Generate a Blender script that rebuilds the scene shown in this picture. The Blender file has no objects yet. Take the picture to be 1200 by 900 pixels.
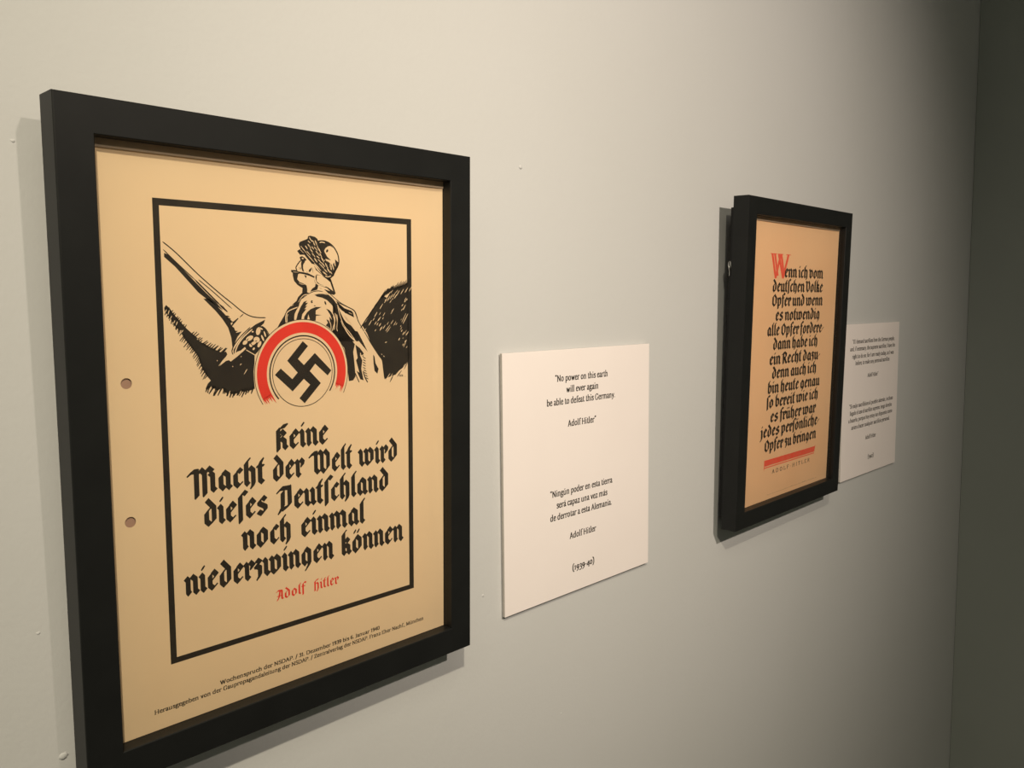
import bpy, bmesh, math, random
from mathutils import Vector, Matrix, geometry

SC = bpy.context.scene
COL = SC.collection
ZO = 1.55                                   # height of the calibration origin above the floor
WALL_X = 1.973                              # the corner with the side wall

# ------------------------------------------------------------------ camera
cam_d = bpy.data.cameras.new('camera')
cam_d.sensor_width = 36.0
cam_d.lens = 976.7 / 1200 * 36.0
cam_d.clip_start = 0.02
cam = bpy.data.objects.new('camera', cam_d)
COL.objects.link(cam)
R_, U_, F_ = (0.69974, -0.71432, -0.010218), (0.074266, 0.058509, 0.99552), (0.71052, 0.69737, -0.093991)
cam.matrix_world = Matrix(((R_[0], U_[0], -F_[0], 0.0), (R_[1], U_[1], -F_[1], -0.5596),
                           (R_[2], U_[2], -F_[2], 0.01562 + ZO), (0, 0, 0, 1)))
SC.camera = cam

# ------------------------------------------------------------------ world, exposure, lights
w = bpy.data.worlds.new('gallery_dark')
w.use_nodes = True
w.node_tree.nodes['Background'].inputs[0].default_value = (1.0, 0.86, 0.70, 1)
w.node_tree.nodes['Background'].inputs[1].default_value = 0.02
SC.world = w
SC.view_settings.view_transform = 'Standard'
SC.view_settings.look = 'None'
SC.view_settings.gamma = 1.0
SC.view_settings.use_curve_mapping = False
SC.view_settings.exposure = 0.42
WARM = (1.0, 0.845, 0.68)


def spot(name, loc, aim, power, size, blend, radius=0.014, col=None):
    d = bpy.data.lights.new(name, 'SPOT')
    d.energy = power
    d.color = col or WARM
    d.spot_size = math.radians(size)
    d.spot_blend = blend
    d.shadow_soft_size = radius
    o = bpy.data.objects.new(name, d)
    COL.objects.link(o)
    o.location = loc
    o.rotation_euler = (Vector(aim) - Vector(loc)).to_track_quat('-Z', 'Y').to_euler()
    return o


spot('track_spotlight', (-0.334, -1.217, 1.009 + ZO), (-0.398, 0, -1.085 + ZO), 68, 123.2, 1.0, 0.02, (1.0, 0.868, 0.655))
spot('track_spotlight', (0.374, -1.358, 0.685 + ZO), (0.85, 0, 0.15 + ZO), 54.5, 65.0, 1.0, 0.02, (1.0, 0.845, 0.70))
spot('track_spotlight', (1.0, -1.0, 1.25 + ZO), (1.25, -2.2, 0.3 + ZO), 22, 100, 0.8, 0.05)  # unseen lamp added to light the opposite wall for glass reflection and bounce
ad = bpy.data.lights.new('added_fill_light', 'AREA')        # unseen area lamp, added as a dim fill to raise the ambient level
ad.shape = 'RECTANGLE'
ad.size, ad.size_y = 2.4, 0.6
ad.energy = 10.0
ad.color = (1.0, 0.9, 0.74)
ao = bpy.data.objects.new('added_fill_light', ad)
COL.objects.link(ao)
ao.location = (-0.9, -1.3, 2.95)


# ------------------------------------------------------------------ helpers
def link(name, me, m=None, parent=None, smooth=False):
    o = bpy.data.objects.new(name, me)
    COL.objects.link(o)
    if m is not None and not me.materials:
        me.materials.append(m)
    if parent is not None:
        o.parent = parent
    if smooth:
        for p in me.polygons:
            p.use_smooth = True
    return o


def from_bm(name, bm, m=None, parent=None, smooth=False):
    me = bpy.data.meshes.new(name)
    bm.normal_update()
    bm.to_mesh(me)
    bm.free()
    return link(name, me, m, parent, smooth)


def add_box(bm, x0, x1, y0, y1, z0, z1, bevel=0.0, seg=2):
    r = bmesh.ops.create_cube(bm, size=1.0)
    for v in r['verts']:
        v.co = Vector(((x0 + x1) / 2 + v.co.x * (x1 - x0), (y0 + y1) / 2 + v.co.y * (y1 - y0),
                       (z0 + z1) / 2 + v.co.z * (z1 - z0)))
    if bevel:
        es = list({e for v in r['verts'] for e in v.link_edges})
        bmesh.ops.bevel(bm, geom=es, offset=bevel, segments=seg, affect='EDGES', profile=0.5)


def box(name, x0, x1, y0, y1, z0, z1, m, parent=None, bevel=0.0):
    bm = bmesh.new()
    add_box(bm, x0, x1, y0, y1, z0, z1, bevel)
    return from_bm(name, bm, m, parent)


def tube(bm, pts, r, n=10):
    pts = [Vector(p) for p in pts]
    rings = []
    for i, p in enumerate(pts):
        t = (pts[min(i + 1, len(pts) - 1)] - pts[max(i - 1, 0)]).normalized()
        a = t.orthogonal().normalized()
        if rings:
            a = (prev - t * prev.dot(t)).normalized()
        prev = a
        b = t.cross(a)
        rings.append([bm.verts.new(p + (a * math.cos(k * 2 * math.pi / n) + b * math.sin(k * 2 * math.pi / n)) * r) for k in range(n)])
    for i in range(len(rings) - 1):
        for k in range(n):
            bm.faces.new((rings[i][k], rings[i][(k + 1) % n], rings[i + 1][(k + 1) % n], rings[i + 1][k]))
    bm.faces.new(rings[0][::-1])
    bm.faces.new(rings[-1])


def srgb(r, g, b):
    f = lambda c: (c / 255 / 12.92) if c / 255 <= 0.04045 else ((c / 255 + 0.055) / 1.055) ** 2.4
    return (f(r), f(g), f(b), 1.0)


def mat(name, col, rough=0.6, spec=0.5, col2=None, nscale=20.0, detail=4.0, lo=0.35, hi=0.65,
        bump=0.0, bscale=60.0, bdist=0.001, metallic=0.0, coarse=None):
    m = bpy.data.materials.new(name)
    m.use_nodes = True
    nt = m.node_tree
    N, L = nt.nodes, nt.links
    b = N['Principled BSDF']
    b.inputs['Roughness'].default_value = rough
    b.inputs['Metallic'].default_value = metallic
    b.inputs['Specular IOR Level'].default_value = spec
    b.inputs['Base Color'].default_value = col
    tc = N.new('ShaderNodeTexCoord')
    if col2 is not None:
        no = N.new('ShaderNodeTexNoise')
        no.inputs['Scale'].default_value = nscale
        no.inputs['Detail'].default_value = detail
        L.new(tc.outputs['Object'], no.inputs['Vector'])
        mr = N.new('ShaderNodeMapRange')
        mr.inputs[1].default_value = lo
        mr.inputs[2].default_value = hi
        L.new(no.outputs['Fac'], mr.inputs[0])
        mx = N.new('ShaderNodeMix')
        mx.data_type = 'RGBA'
        mx.inputs[6].default_value = col
        mx.inputs[7].default_value = col2
        L.new(mr.outputs[0], mx.inputs[0])
        L.new(mx.outputs[2], b.inputs['Base Color'])
    if bump:
        nb = N.new('ShaderNodeTexNoise')
        nb.inputs['Scale'].default_value = bscale
        nb.inputs['Detail'].default_value = 5.0
        nb.inputs['Roughness'].default_value = 0.55
        L.new(tc.outputs['Object'], nb.inputs['Vector'])
        src = nb.outputs['Fac']
        if coarse:
            n2 = N.new('ShaderNodeTexNoise')
            n2.inputs['Scale'].default_value = coarse
            n2.inputs['Detail'].default_value = 2.0
            L.new(tc.outputs['Object'], n2.inputs['Vector'])
            ad = N.new('ShaderNodeMath')
            ad.operation = 'ADD'
            L.new(nb.outputs['Fac'], ad.inputs[0])
            L.new(n2.outputs['Fac'], ad.inputs[1])
            src = ad.outputs[0]
        bp = N.new('ShaderNodeBump')
        bp.inputs['Strength'].default_value = bump
        bp.inputs['Distance'].default_value = bdist
        L.new(src, bp.inputs['Height'])
        L.new(bp.outputs['Normal'], b.inputs['Normal'])
    return m


M = {}
M['wall'] = mat('wall_paint', (0.615, 0.63, 0.63, 1), 0.75, 0.25, (0.60, 0.615, 0.61, 1), 3.0, 3.0,
                bump=0.16, bscale=260.0, bdist=0.001, coarse=60.0)
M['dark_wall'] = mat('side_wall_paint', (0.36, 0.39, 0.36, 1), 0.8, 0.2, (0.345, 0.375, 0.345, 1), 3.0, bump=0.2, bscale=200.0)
M['ceiling'] = mat('ceiling_black_paint', (0.03, 0.03, 0.03, 1), 0.9, 0.2, (0.04, 0.04, 0.04, 1), 8.0)
M['floor'] = mat('floor_dark_carpet', (0.06, 0.06, 0.062, 1), 0.95, 0.1, (0.04, 0.04, 0.043, 1), 120.0)
M['frame'] = mat('black_satin_lacquer', (0.010, 0.0108, 0.0108, 1), 0.45, 0.22, (0.012, 0.013, 0.0128, 1), 30.0,
                 bump=0.05, bscale=300.0, bdist=0.0003)
M['body'] = mat('black_painted_wood', (0.012, 0.012, 0.013, 1), 0.6, 0.3, (0.018, 0.018, 0.018, 1), 40.0, bump=0.1, bscale=120.0)
M['paper'] = mat('aged_paper', (0.785, 0.60, 0.38, 1), 0.75, 0.2, (0.76, 0.57, 0.355, 1), 9.0, 5.0, 0.35, 0.7,
                 bump=0.06, bscale=500.0, bdist=0.0003)
M['paper_two'] = mat('browned_paper', (0.95, 0.63, 0.365, 1), 0.75, 0.2, (0.92, 0.59, 0.33, 1), 9.0, 5.0, 0.35, 0.7,
                     bump=0.06, bscale=500.0, bdist=0.0003)
M['backing'] = mat('backing_board', (0.42, 0.26, 0.19, 1), 0.8, 0.2, (0.38, 0.24, 0.17, 1), 30.0)
M['strip_brown'] = mat('dark_brown', (0.36, 0.28, 0.20, 1), 0.7, 0.2, (0.33, 0.255, 0.18, 1), 40.0)
M['ink'] = mat('black_printing_ink', (0.022, 0.018, 0.014, 1), 0.65, 0.25, (0.030, 0.025, 0.018, 1), 60.0)
M['grey_ink'] = mat('faded_printing_ink', (0.12, 0.085, 0.06, 1), 0.7, 0.3, (0.17, 0.12, 0.08, 1), 400.0)
M['red'] = mat('red_printing_ink', (0.74, 0.045, 0.028, 1), 0.6, 0.3, (0.68, 0.04, 0.025, 1), 60.0)
M['orange_red'] = mat('orange_red_printing_ink', (0.93, 0.115, 0.065, 1), 0.6, 0.3, (0.9, 0.15, 0.09, 1), 90.0)
M['placard'] = mat('white_foam_board', (0.925, 0.865, 0.84, 1), 0.7, 0.2, (0.91, 0.85, 0.825, 1), 12.0)
M['placard_edge'] = mat('foam_board_core', (0.55, 0.52, 0.48, 1), 0.8, 0.2, (0.5, 0.47, 0.43, 1), 200.0)
M['metal'] = mat('nickel_hardware', (0.62, 0.62, 0.60, 1), 0.28, 0.5, (0.5, 0.5, 0.48, 1), 60.0, metallic=1.0)


def glass_material():
    m = bpy.data.materials.new('picture_glass')
    m.use_nodes = True
    N, L = m.node_tree.nodes, m.node_tree.links
    N.clear()
    out = N.new('ShaderNodeOutputMaterial')
    tr = N.new('ShaderNodeBsdfTransparent')
    tr.inputs[0].default_value = (0.985, 0.99, 0.985, 1)
    gl = N.new('ShaderNodeBsdfGlossy')
    gl.inputs['Roughness'].default_value = 0.0
    fr = N.new('ShaderNodeFresnel')
    fr.inputs['IOR'].default_value = 1.25
    mx = N.new('ShaderNodeMixShader')
    L.new(fr.outputs[0], mx.inputs[0])
    L.new(tr.outputs[0], mx.inputs[1])
    L.new(gl.outputs[0], mx.inputs[2])
    L.new(mx.outputs[0], out.inputs[0])
    return m


M['glass'] = glass_material()


def structure(o):
    o['kind'] = 'structure'
    return o


def thing(o, label, cat, group=None):
    o['label'] = label
    o['category'] = cat
    if group:
        o['group'] = group
    return o


# ------------------------------------------------------------------ the room
wall_back = structure(box('wall_back', -2.6, WALL_X + 0.1, 0, 0.1, 0, 3.0, M['wall']))
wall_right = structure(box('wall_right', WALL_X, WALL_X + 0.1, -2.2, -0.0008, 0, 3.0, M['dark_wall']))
structure(box('wall_left', -2.7, -2.6, -2.3, 0.1, 0, 3.0, M['dark_wall']))
structure(box('wall_front', -2.6, WALL_X + 0.1, -2.3, -2.2, 0, 3.0, M['dark_wall']))
structure(box('floor', -2.7, WALL_X + 0.1, -2.3, 0.1, -0.1, 0, M['floor']))
structure(box('ceiling', -2.7, WALL_X + 0.1, -2.3, 0.1, 3.0, 3.1, M['ceiling']))


def paint_bump(x, z, r, h, seed):
    """a small drip or knot left in the wall paint"""
    rnd = random.Random(seed)
    bm = bmesh.new()
    bmesh.ops.create_uvsphere(bm, u_segments=10, v_segments=6, radius=1.0)
    for v in bm.verts:
        k = 1 + rnd.uniform(-0.2, 0.2)
        v.co = Vector((v.co.x * r * k, v.co.y * h, v.co.z * r * 0.8 * k))
    o = from_bm('paint_bump', bm, M['wall'], wall_back, True)
    o.location = (x, 0, z + ZO)
    return o


ART = """
C1 0.74 63.3,339.8 71.9,332.9 86.0,319.5 100.0,307.6 108.5,301.0 117.2,294.3 124.4,291.4 133.3,290.8
C1 0.61 63.5,334.9 71.7,327.0 83.4,316.3
C1 0.98 83.4,316.3 93.9,305.9 99.7,300.2
C1 1.47 99.7,300.2 105.2,295.2
C1 0.61 85.9,316.3 95.7,308.4 108.4,297.3
P1 64.0,332.8 66.3,331.9 74.7,324.0 84.2,314.3 91.4,307.1 97.2,301.9 102.2,296.1 91.3,303.5 85.6,307.9 78.5,315.8 70.8,324.3 63.9,330.3
P1 88.7,304.0 93.0,304.0 96.4,300.6 101.0,296.1 104.2,292.6 107.3,289.9 108.5,288.3 107.2,287.6 107.8,285.7 109.4,284.5 111.1,281.0 115.1,281.8 111.8,278.2 110.1,274.8 108.7,271.0 107.6,268.0 107.9,271.8 107.3,278.0 105.3,284.6 101.5,290.4 96.7,296.1 91.7,301.0
L1 0.91 104.2,292.6 106.6,291.8
L1 0.91 106.9,288.7 109.3,288.3
L1 0.91 108.3,284.5 109.7,284.2
L1 0.91 104.1,291.1 107.3,290.6
L1 0.91 109.7,281.8 112.0,282.1
L1 0.68 116.7,293.7 113.8,291.3
L1 1.47 112.8,290.8 109.7,288.1 107.6,285.3
C1 0.68 108.2,266.3 107.6,269.5 110.8,274.8 115.6,279.7 121.4,284.5
P1 132.7,289.4 131.8,287.0 129.4,285.1 132.4,283.9 134.4,280.2 135.7,277.8 133.0,275.5 126.7,267.5 124.1,265.2 117.8,268.7 113.2,267.7 110.7,266.7 108.6,267.2 108.7,269.5 111.7,273.6 115.6,278.5 120.4,283.0 125.6,286.4
C2 0.84 109.5,267.3 111.7,272.4 116.0,277.7 122.9,283.1
P2 109.2,267.1 111.5,268.2 114.0,268.9 117.0,271.1 117.8,269.9 114.8,267.6 111.5,266.1 109.8,265.7
C2 0.56 117.8,269.1 120.7,267.4 124.5,265.1
P2 129.0,281.3 128.4,279.9 127.5,279.1 126.6,278.9 125.9,279.4 125.5,280.6 125.6,282.0 126.2,283.3 127.1,284.2 128.0,284.4 128.7,283.9 129.1,282.7
P2 123.3,278.2 123.3,277.3 122.6,276.3 121.4,275.5 119.9,275.1 118.6,275.1 117.9,275.7 117.9,276.5 118.6,277.5 119.8,278.3 121.3,278.8 122.6,278.7
P2 128.3,275.7 128.0,274.7 127.1,274.0 125.9,273.8 124.7,274.1 123.8,274.9 123.5,275.9 123.9,276.9 124.8,277.6 126.0,277.8 127.2,277.5 128.0,276.7
P2 118.8,275.3 119.0,274.6 118.8,273.8 118.1,273.1 117.2,272.7 116.3,272.6 115.6,273.0 115.4,273.7 115.7,274.5 116.3,275.2 117.2,275.6 118.1,275.7
P2 125.4,274.3 125.4,273.7 124.9,273.0 124.0,272.4 122.9,272.1 122.0,272.1 121.5,272.5 121.5,273.1 122.0,273.8 122.9,274.4 124.0,274.7 124.9,274.6
P2 129.0,272.1 128.3,271.1 127.5,270.5 126.8,270.4 126.4,270.9 126.4,271.9 126.8,273.0 127.5,274.0 128.3,274.6 129.0,274.7 129.4,274.2 129.4,273.2
P2 131.1,277.0 131.5,275.9 131.6,275.0 131.4,274.6 130.9,274.8 130.3,275.5 129.8,276.6 129.4,277.7 129.3,278.6 129.5,279.0 129.9,278.8 130.5,278.1
P2 130.8,282.6 130.5,282.5 129.8,282.6 129.0,282.9 128.3,283.4 127.9,283.8 127.8,284.2 128.2,284.3 128.8,284.2 129.6,283.9 130.3,283.4 130.8,282.9
P2 122.2,272.5 122.4,271.8 122.3,271.3 121.9,270.9 121.4,270.9 120.8,271.1 120.4,271.6 120.2,272.2 120.3,272.8 120.7,273.2 121.2,273.2 121.8,273.0
P2 124.1,269.2 123.7,268.8 123.2,268.7 122.8,268.8 122.6,269.1 122.6,269.6 122.9,270.0 123.3,270.4 123.8,270.5 124.2,270.4 124.4,270.1 124.4,269.6
P2 132.8,279.7 133.1,278.6 133.1,277.9 132.9,277.5 132.5,277.7 132.0,278.4 131.7,279.4 131.4,280.4 131.4,281.2 131.6,281.5 132.0,281.3 132.4,280.6
P2 123.9,281.4 123.8,281.1 123.5,280.9 123.1,280.8 122.7,280.9 122.4,281.1 122.3,281.4 122.5,281.7 122.7,281.9 123.1,281.9 123.5,281.8 123.8,281.6
L3 0.68 118.4,275.3 119.7,276.8
L3 0.68 124.8,274.9 126.1,274.8
L3 0.68 123.6,277.1 124.6,278.2
L3 0.68 127.0,278.1 129.2,278.0
L3 0.68 121.3,273.2 122.4,272.0
L3 0.68 124.0,268.4 125.2,268.7
C1 0.57 130.2,285.1 133.2,282.7 136.1,277.8 136.5,275.4
P1 62.7,298.3 64.0,300.1 66.3,297.9 68.0,295.0 70.1,292.4 73.0,289.1 76.5,285.0 80.2,281.5 83.9,278.4 85.4,275.8 88.4,274.5 91.5,272.5 94.6,270.9 96.9,269.6 100.1,268.0 103.3,268.6 104.1,266.6 102.4,264.4 99.9,261.5 98.6,259.2 100.6,260.7 103.1,262.4 105.2,262.7 106.4,261.7 110.6,264.4 114.8,267.6 117.8,269.1 124.1,265.2 123.9,260.1 123.0,253.9 123.1,247.5 123.5,241.9 120.7,241.0 118.2,240.8 115.6,240.2 113.5,240.8 110.6,239.8 107.3,239.3 104.8,240.3 102.4,240.5 100.4,243.0 99.3,244.6 97.6,243.2 96.0,242.6 93.7,244.3 92.1,245.2 90.5,245.3 88.5,243.9 88.1,244.7 89.8,248.0 91.9,249.8 90.0,252.2 87.7,255.4 85.6,260.0 83.9,266.1 80.6,270.8 75.5,277.6 72.0,283.6 69.2,286.6 67.1,290.3 65.0,293.2 62.9,296.1
P1 73.0,283.5 72.2,284.0 70.8,281.6 71.1,281.3
P1 73.8,282.0 73.1,282.6 71.7,280.2 72.0,280.0
P1 75.7,280.4 75.0,281.0 71.7,276.9 72.0,276.6
P1 75.9,279.4 75.1,279.9 72.9,276.2 73.2,276.0
P1 76.5,277.6 75.7,278.1 74.3,275.6 74.7,275.4
P1 78.3,276.4 77.6,277.1 74.1,272.9 74.5,272.6
P1 78.5,275.0 77.8,275.5 76.2,272.8 76.5,272.5
P1 79.8,274.2 79.1,274.9 75.8,271.0 76.1,270.7
P1 80.2,272.5 79.5,273.1 77.9,270.7 78.2,270.5
P1 81.2,271.9 80.4,272.4 78.3,268.7 78.6,268.5
P1 81.8,270.3 81.1,271.0 79.3,268.8 79.6,268.5
P1 83.0,269.4 82.2,269.9 79.9,266.1 80.2,265.9
P1 84.0,267.9 83.3,268.6 80.3,265.1 80.6,264.8
P1 84.6,266.8 83.8,267.4 81.5,263.7 81.8,263.5
P1 85.1,265.6 84.3,266.1 82.3,262.6 82.7,262.4
P1 85.7,264.8 84.9,265.2 82.4,260.5 82.8,260.3
P1 86.2,263.2 85.3,263.8 82.9,259.7 83.2,259.5
P1 86.8,261.1 85.9,261.6 83.7,258.1 84.1,257.8
P1 87.4,258.8 86.6,259.4 84.9,256.7 85.2,256.4
P1 88.0,258.4 87.2,259.0 84.7,254.9 85.1,254.7
P1 88.9,256.8 88.1,257.4 85.3,253.1 85.7,252.8
P1 89.8,255.3 88.9,255.8 86.2,250.8 86.5,250.6
P1 90.2,253.4 89.4,254.0 87.3,251.4 87.7,251.1
P1 90.4,245.5 89.0,246.1 87.8,242.5 88.3,242.2
P1 91.7,245.9 90.3,246.4 89.0,241.8 89.7,241.6
P1 94.8,245.7 93.5,246.6 90.0,241.1 90.5,240.7
P1 96.4,245.5 94.9,246.0 93.0,239.5 93.6,239.2
P1 98.2,244.7 96.9,245.6 93.5,239.6 94.1,239.2
P1 100.5,244.8 99.2,245.6 96.1,239.5 96.7,239.2
P1 102.3,243.8 100.9,244.4 99.7,240.5 100.3,240.2
P1 103.3,242.9 101.9,243.6 100.7,240.3 101.3,240.0
P1 105.0,242.1 103.5,242.7 102.4,238.5 103.1,238.2
P1 105.7,241.2 104.3,242.1 102.7,238.8 103.3,238.4
P1 107.2,240.8 105.7,241.4 104.6,237.4 105.2,237.1
P1 109.5,241.2 108.0,241.8 106.5,237.3 107.2,237.0
P1 110.0,240.8 108.5,241.4 107.7,238.3 108.3,238.1
P1 112.2,241.2 110.7,241.8 109.8,238.3 110.5,238.0
P1 113.8,241.2 112.5,242.1 110.5,238.6 111.0,238.2
P1 115.3,241.7 113.9,242.6 111.4,238.0 112.0,237.6
P1 117.7,242.7 116.2,243.4 113.2,236.9 113.8,236.6
P1 118.8,242.4 117.3,243.0 116.0,238.4 116.7,238.1
P1 121.0,242.2 119.7,243.0 117.7,239.5 118.3,239.1
P1 123.3,243.1 121.8,243.7 120.4,238.7 121.0,238.4
P1 79.4,281.2 80.1,280.4 81.9,282.5 81.6,282.8
P1 80.0,279.7 80.7,279.0 83.8,282.3 83.5,282.6
P1 80.8,278.9 81.4,278.1 85.1,281.1 84.8,281.5
P1 82.8,277.6 83.3,276.7 86.0,278.6 85.7,279.0
P1 83.3,276.5 83.9,275.6 87.4,278.2 87.1,278.6
P1 84.9,275.8 85.7,275.0 87.2,276.8 86.9,277.1
P1 86.1,274.5 86.7,273.6 90.7,276.2 90.4,276.6
P1 87.4,273.9 88.0,273.0 91.2,275.4 91.0,275.8
P1 89.1,272.7 89.8,271.8 93.2,274.7 92.9,275.1
P1 90.7,271.9 91.4,271.0 94.3,273.9 94.0,274.3
P1 92.1,270.9 92.9,270.1 96.2,273.7 95.9,274.0
P1 93.4,270.5 94.0,269.6 98.0,272.6 97.7,273.0
P1 94.1,270.0 94.9,269.2 98.2,272.7 97.9,273.0
P1 96.5,269.3 97.3,268.5 100.1,271.5 99.7,271.9
P1 97.3,269.2 98.0,268.4 101.1,270.9 100.8,271.3
P1 99.3,268.3 100.1,267.5 103.6,270.9 103.2,271.3
P1 100.2,268.0 101.0,267.2 104.3,270.8 104.0,271.1
P1 63.0,298.2 63.7,297.5 64.5,298.6 64.2,298.9
P1 63.9,296.9 64.7,296.2 66.2,298.4 65.9,298.7
P1 65.5,296.1 66.2,295.4 67.0,296.7 66.7,297.0
P1 66.0,295.2 66.8,294.5 68.5,296.6 68.2,296.9
P1 67.5,294.1 68.3,293.5 69.3,295.3 68.9,295.6
P1 68.2,293.3 68.9,292.6 70.2,294.4 69.8,294.7
P1 69.6,291.4 70.5,290.8 71.6,292.7 71.2,293.0
P1 70.3,290.6 71.0,289.9 72.5,291.9 72.1,292.2
P1 71.0,289.7 71.7,289.0 73.4,290.9 73.1,291.3
P1 72.2,288.5 73.0,287.8 74.1,289.6 73.8,289.9
P1 74.0,286.7 74.8,286.1 75.6,287.6 75.2,287.9
P1 74.7,285.3 75.6,284.7 77.0,287.2 76.6,287.4
P1 64.6,295.9 63.7,296.3 62.6,293.7 63.0,293.5
P1 65.6,294.2 64.7,294.6 63.8,292.4 64.2,292.2
P1 66.5,292.5 65.5,293.0 65.0,291.4 65.4,291.1
P1 67.1,291.8 66.2,292.3 65.4,290.2 65.8,290.0
P1 68.1,290.8 67.1,291.1 66.4,288.0 66.9,287.8
P1 69.0,289.0 68.0,289.3 67.7,287.4 68.2,287.3
P1 69.7,288.2 68.7,288.6 68.1,286.4 68.6,286.2
P1 70.7,287.2 69.7,287.4 69.2,284.4 69.7,284.3
P1 71.3,286.2 70.3,286.6 69.6,284.0 70.0,283.9
P1 72.3,284.9 71.2,285.2 70.8,282.6 71.3,282.5
L2 0.56 64.1,297.2 63.0,295.1
L2 0.56 65.9,296.8 64.9,293.9
L2 0.56 67.3,293.2 66.1,290.7
L2 0.56 69.3,290.2 68.3,288.2
L2 0.56 70.9,289.5 69.9,287.0
L2 0.56 74.4,283.9 72.7,281.8
L2 0.56 102.4,264.4 97.8,259.3
L2 0.56 118.2,255.9 115.8,252.4
L2 0.56 107.5,258.7 107.9,257.9
L2 0.56 114.2,259.9 112.9,258.8
L2 0.56 92.1,245.9 90.0,242.7
L2 0.56 94.5,244.2 93.6,241.6
L2 0.56 100.1,243.8 99.3,240.8
L2 0.56 96.7,263.2 97.0,262.4
L2 0.56 105.3,241.8 104.0,239.2
L2 0.56 114.3,264.9 113.7,264.4
L2 0.56 110.6,265.5 107.2,262.6
L2 0.56 73.1,283.9 72.0,282.2
L2 0.56 113.2,241.2 111.8,238.2
L2 0.56 83.9,278.1 83.5,277.2
C1 0.98 176.6,345.4 181.7,345.7 186.8,344.0 190.7,340.6 193.5,335.7 193.9,330.2 191.8,326.2 189.6,322.3
P1 176.2,345.4 180.4,346.1 184.2,345.0 187.4,343.2 189.4,341.1 186.8,342.4 184.8,342.0 182.8,340.7 181.5,338.6 182.4,337.0 184.0,334.6 187.2,331.9 184.0,332.6 181.4,333.1 179.5,334.7 178.6,339.0 177.4,342.8
C2 0.75 177.8,344.4 179.7,344.9 182.3,344.4
P1 184.9,338.4 184.5,337.9 184.0,337.6 183.5,337.5 183.2,337.8 183.1,338.3 183.3,338.9 183.7,339.5 184.2,339.8 184.7,339.8 185.0,339.5 185.1,339.0
P1 194.1,330.2 193.4,327.4 190.3,322.8 189.6,320.9 186.3,318.3 183.7,318.8 183.1,320.5 186.3,320.5 189.0,322.8 189.7,326.1 188.8,328.9 189.8,330.6 190.4,328.4 191.2,327.3 190.8,332.8
P1 160.6,342.6 161.5,344.2 167.8,346.6 168.4,348.6 170.3,349.0 174.1,348.3 175.9,347.1 177.2,344.4 179.0,339.6 180.5,334.7 183.9,331.5 187.8,328.9 189.7,323.9 189.6,321.1 187.0,320.6 183.7,319.4 179.8,321.0 177.7,323.7 173.6,328.5 171.1,329.0 167.4,332.6 165.0,335.2 161.3,335.1 159.2,337.7 162.0,339.4 161.1,340.7
L2 0.87 169.2,347.8 171.8,344.7
L2 0.62 168.1,345.3 170.2,343.8
L2 0.56 171.5,345.8 173.3,344.2
L2 1.00 174.0,345.9 176.1,341.6
L2 0.93 175.8,341.6 178.9,336.8
L2 0.75 172.7,344.2 173.9,342.1
L2 0.81 165.8,341.7 167.6,339.4
L2 0.87 168.0,342.9 170.4,340.0
L2 0.75 169.8,339.7 171.9,337.1
L2 0.62 171.1,341.4 172.9,339.3
L2 0.87 173.3,341.2 175.8,338.6
L2 0.93 174.5,338.3 177.6,335.1
L2 0.87 171.3,336.6 173.8,333.9
L2 0.75 177.6,336.8 179.5,334.1
L2 0.56 166.9,338.0 170.0,334.9
L2 0.81 175.0,334.8 177.5,333.0
L2 0.93 173.1,333.1 175.6,330.2
L2 0.93 176.2,332.4 179.1,329.7
L2 0.87 178.8,334.1 181.3,330.4
L2 0.93 177.1,329.4 181.2,325.9
L2 0.75 179.4,330.0 181.9,327.1
L2 1.00 182.3,329.8 184.5,326.0
L2 1.00 183.8,326.0 186.4,322.8
L2 0.75 181.2,325.4 183.8,323.2
L2 1.37 186.5,329.4 187.4,325.0
L2 0.62 185.2,331.6 186.5,329.9
L2 0.87 179.9,323.7 183.7,321.0
L2 0.56 162.1,341.3 166.9,336.4
L2 0.62 166.9,335.9 173.0,330.1
L2 0.75 173.0,329.6 178.6,324.2
L2 0.37 161.4,339.1 164.4,336.3
L2 0.62 182.7,332.6 183.9,331.0
L2 0.62 186.4,323.9 188.0,321.9
L2 0.50 181.4,332.0 182.3,331.5
L3 0.30 174.6,344.8 177.1,340.0
L3 0.30 168.6,342.1 169.8,340.6
L3 0.30 173.9,340.7 175.3,339.0
L3 0.30 175.4,337.5 177.0,335.7
L3 0.30 177.4,329.1 180.0,326.7
L3 0.30 182.9,329.0 184.2,326.6
L3 0.38 186.8,328.9 186.9,326.1
L3 0.23 170.0,347.6 171.2,345.7
L3 0.30 171.9,336.0 173.1,334.4
L3 0.30 176.6,331.9 178.1,330.2
P1 161.1,333.5 163.1,334.2 165.3,333.1 166.8,331.5 164.3,330.4 161.8,330.9
P2 164.4,332.3 164.2,332.1 163.8,332.1 163.4,332.1 163.0,332.2 162.8,332.5 162.8,332.7 162.9,332.9 163.3,333.0 163.7,332.9 164.1,332.8 164.4,332.6
C1 0.83 161.9,331.1 159.6,328.6 157.9,325.9 158.7,324.2
P1 162.6,331.1 165.5,330.5 163.9,328.2 163.7,326.1 164.4,323.1 163.2,323.4 162.4,325.5 162.1,328.7
L1 0.38 160.2,326.5 161.1,325.5 160.3,324.6
L1 0.38 161.7,326.6 161.9,324.4
P1 154.0,324.2 158.6,324.2 159.5,323.3 164.7,322.7 167.8,322.1 173.1,320.0 172.8,318.8 169.0,320.2 164.7,321.3 161.0,321.8 159.6,321.4 159.2,319.5 158.7,317.9 160.5,315.8 163.9,314.7 166.3,313.4 166.8,310.4 166.5,307.4 162.4,307.2 162.9,311.5 158.9,313.6 156.2,316.5 155.3,320.0 155.2,322.1 154.0,322.9
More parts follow.
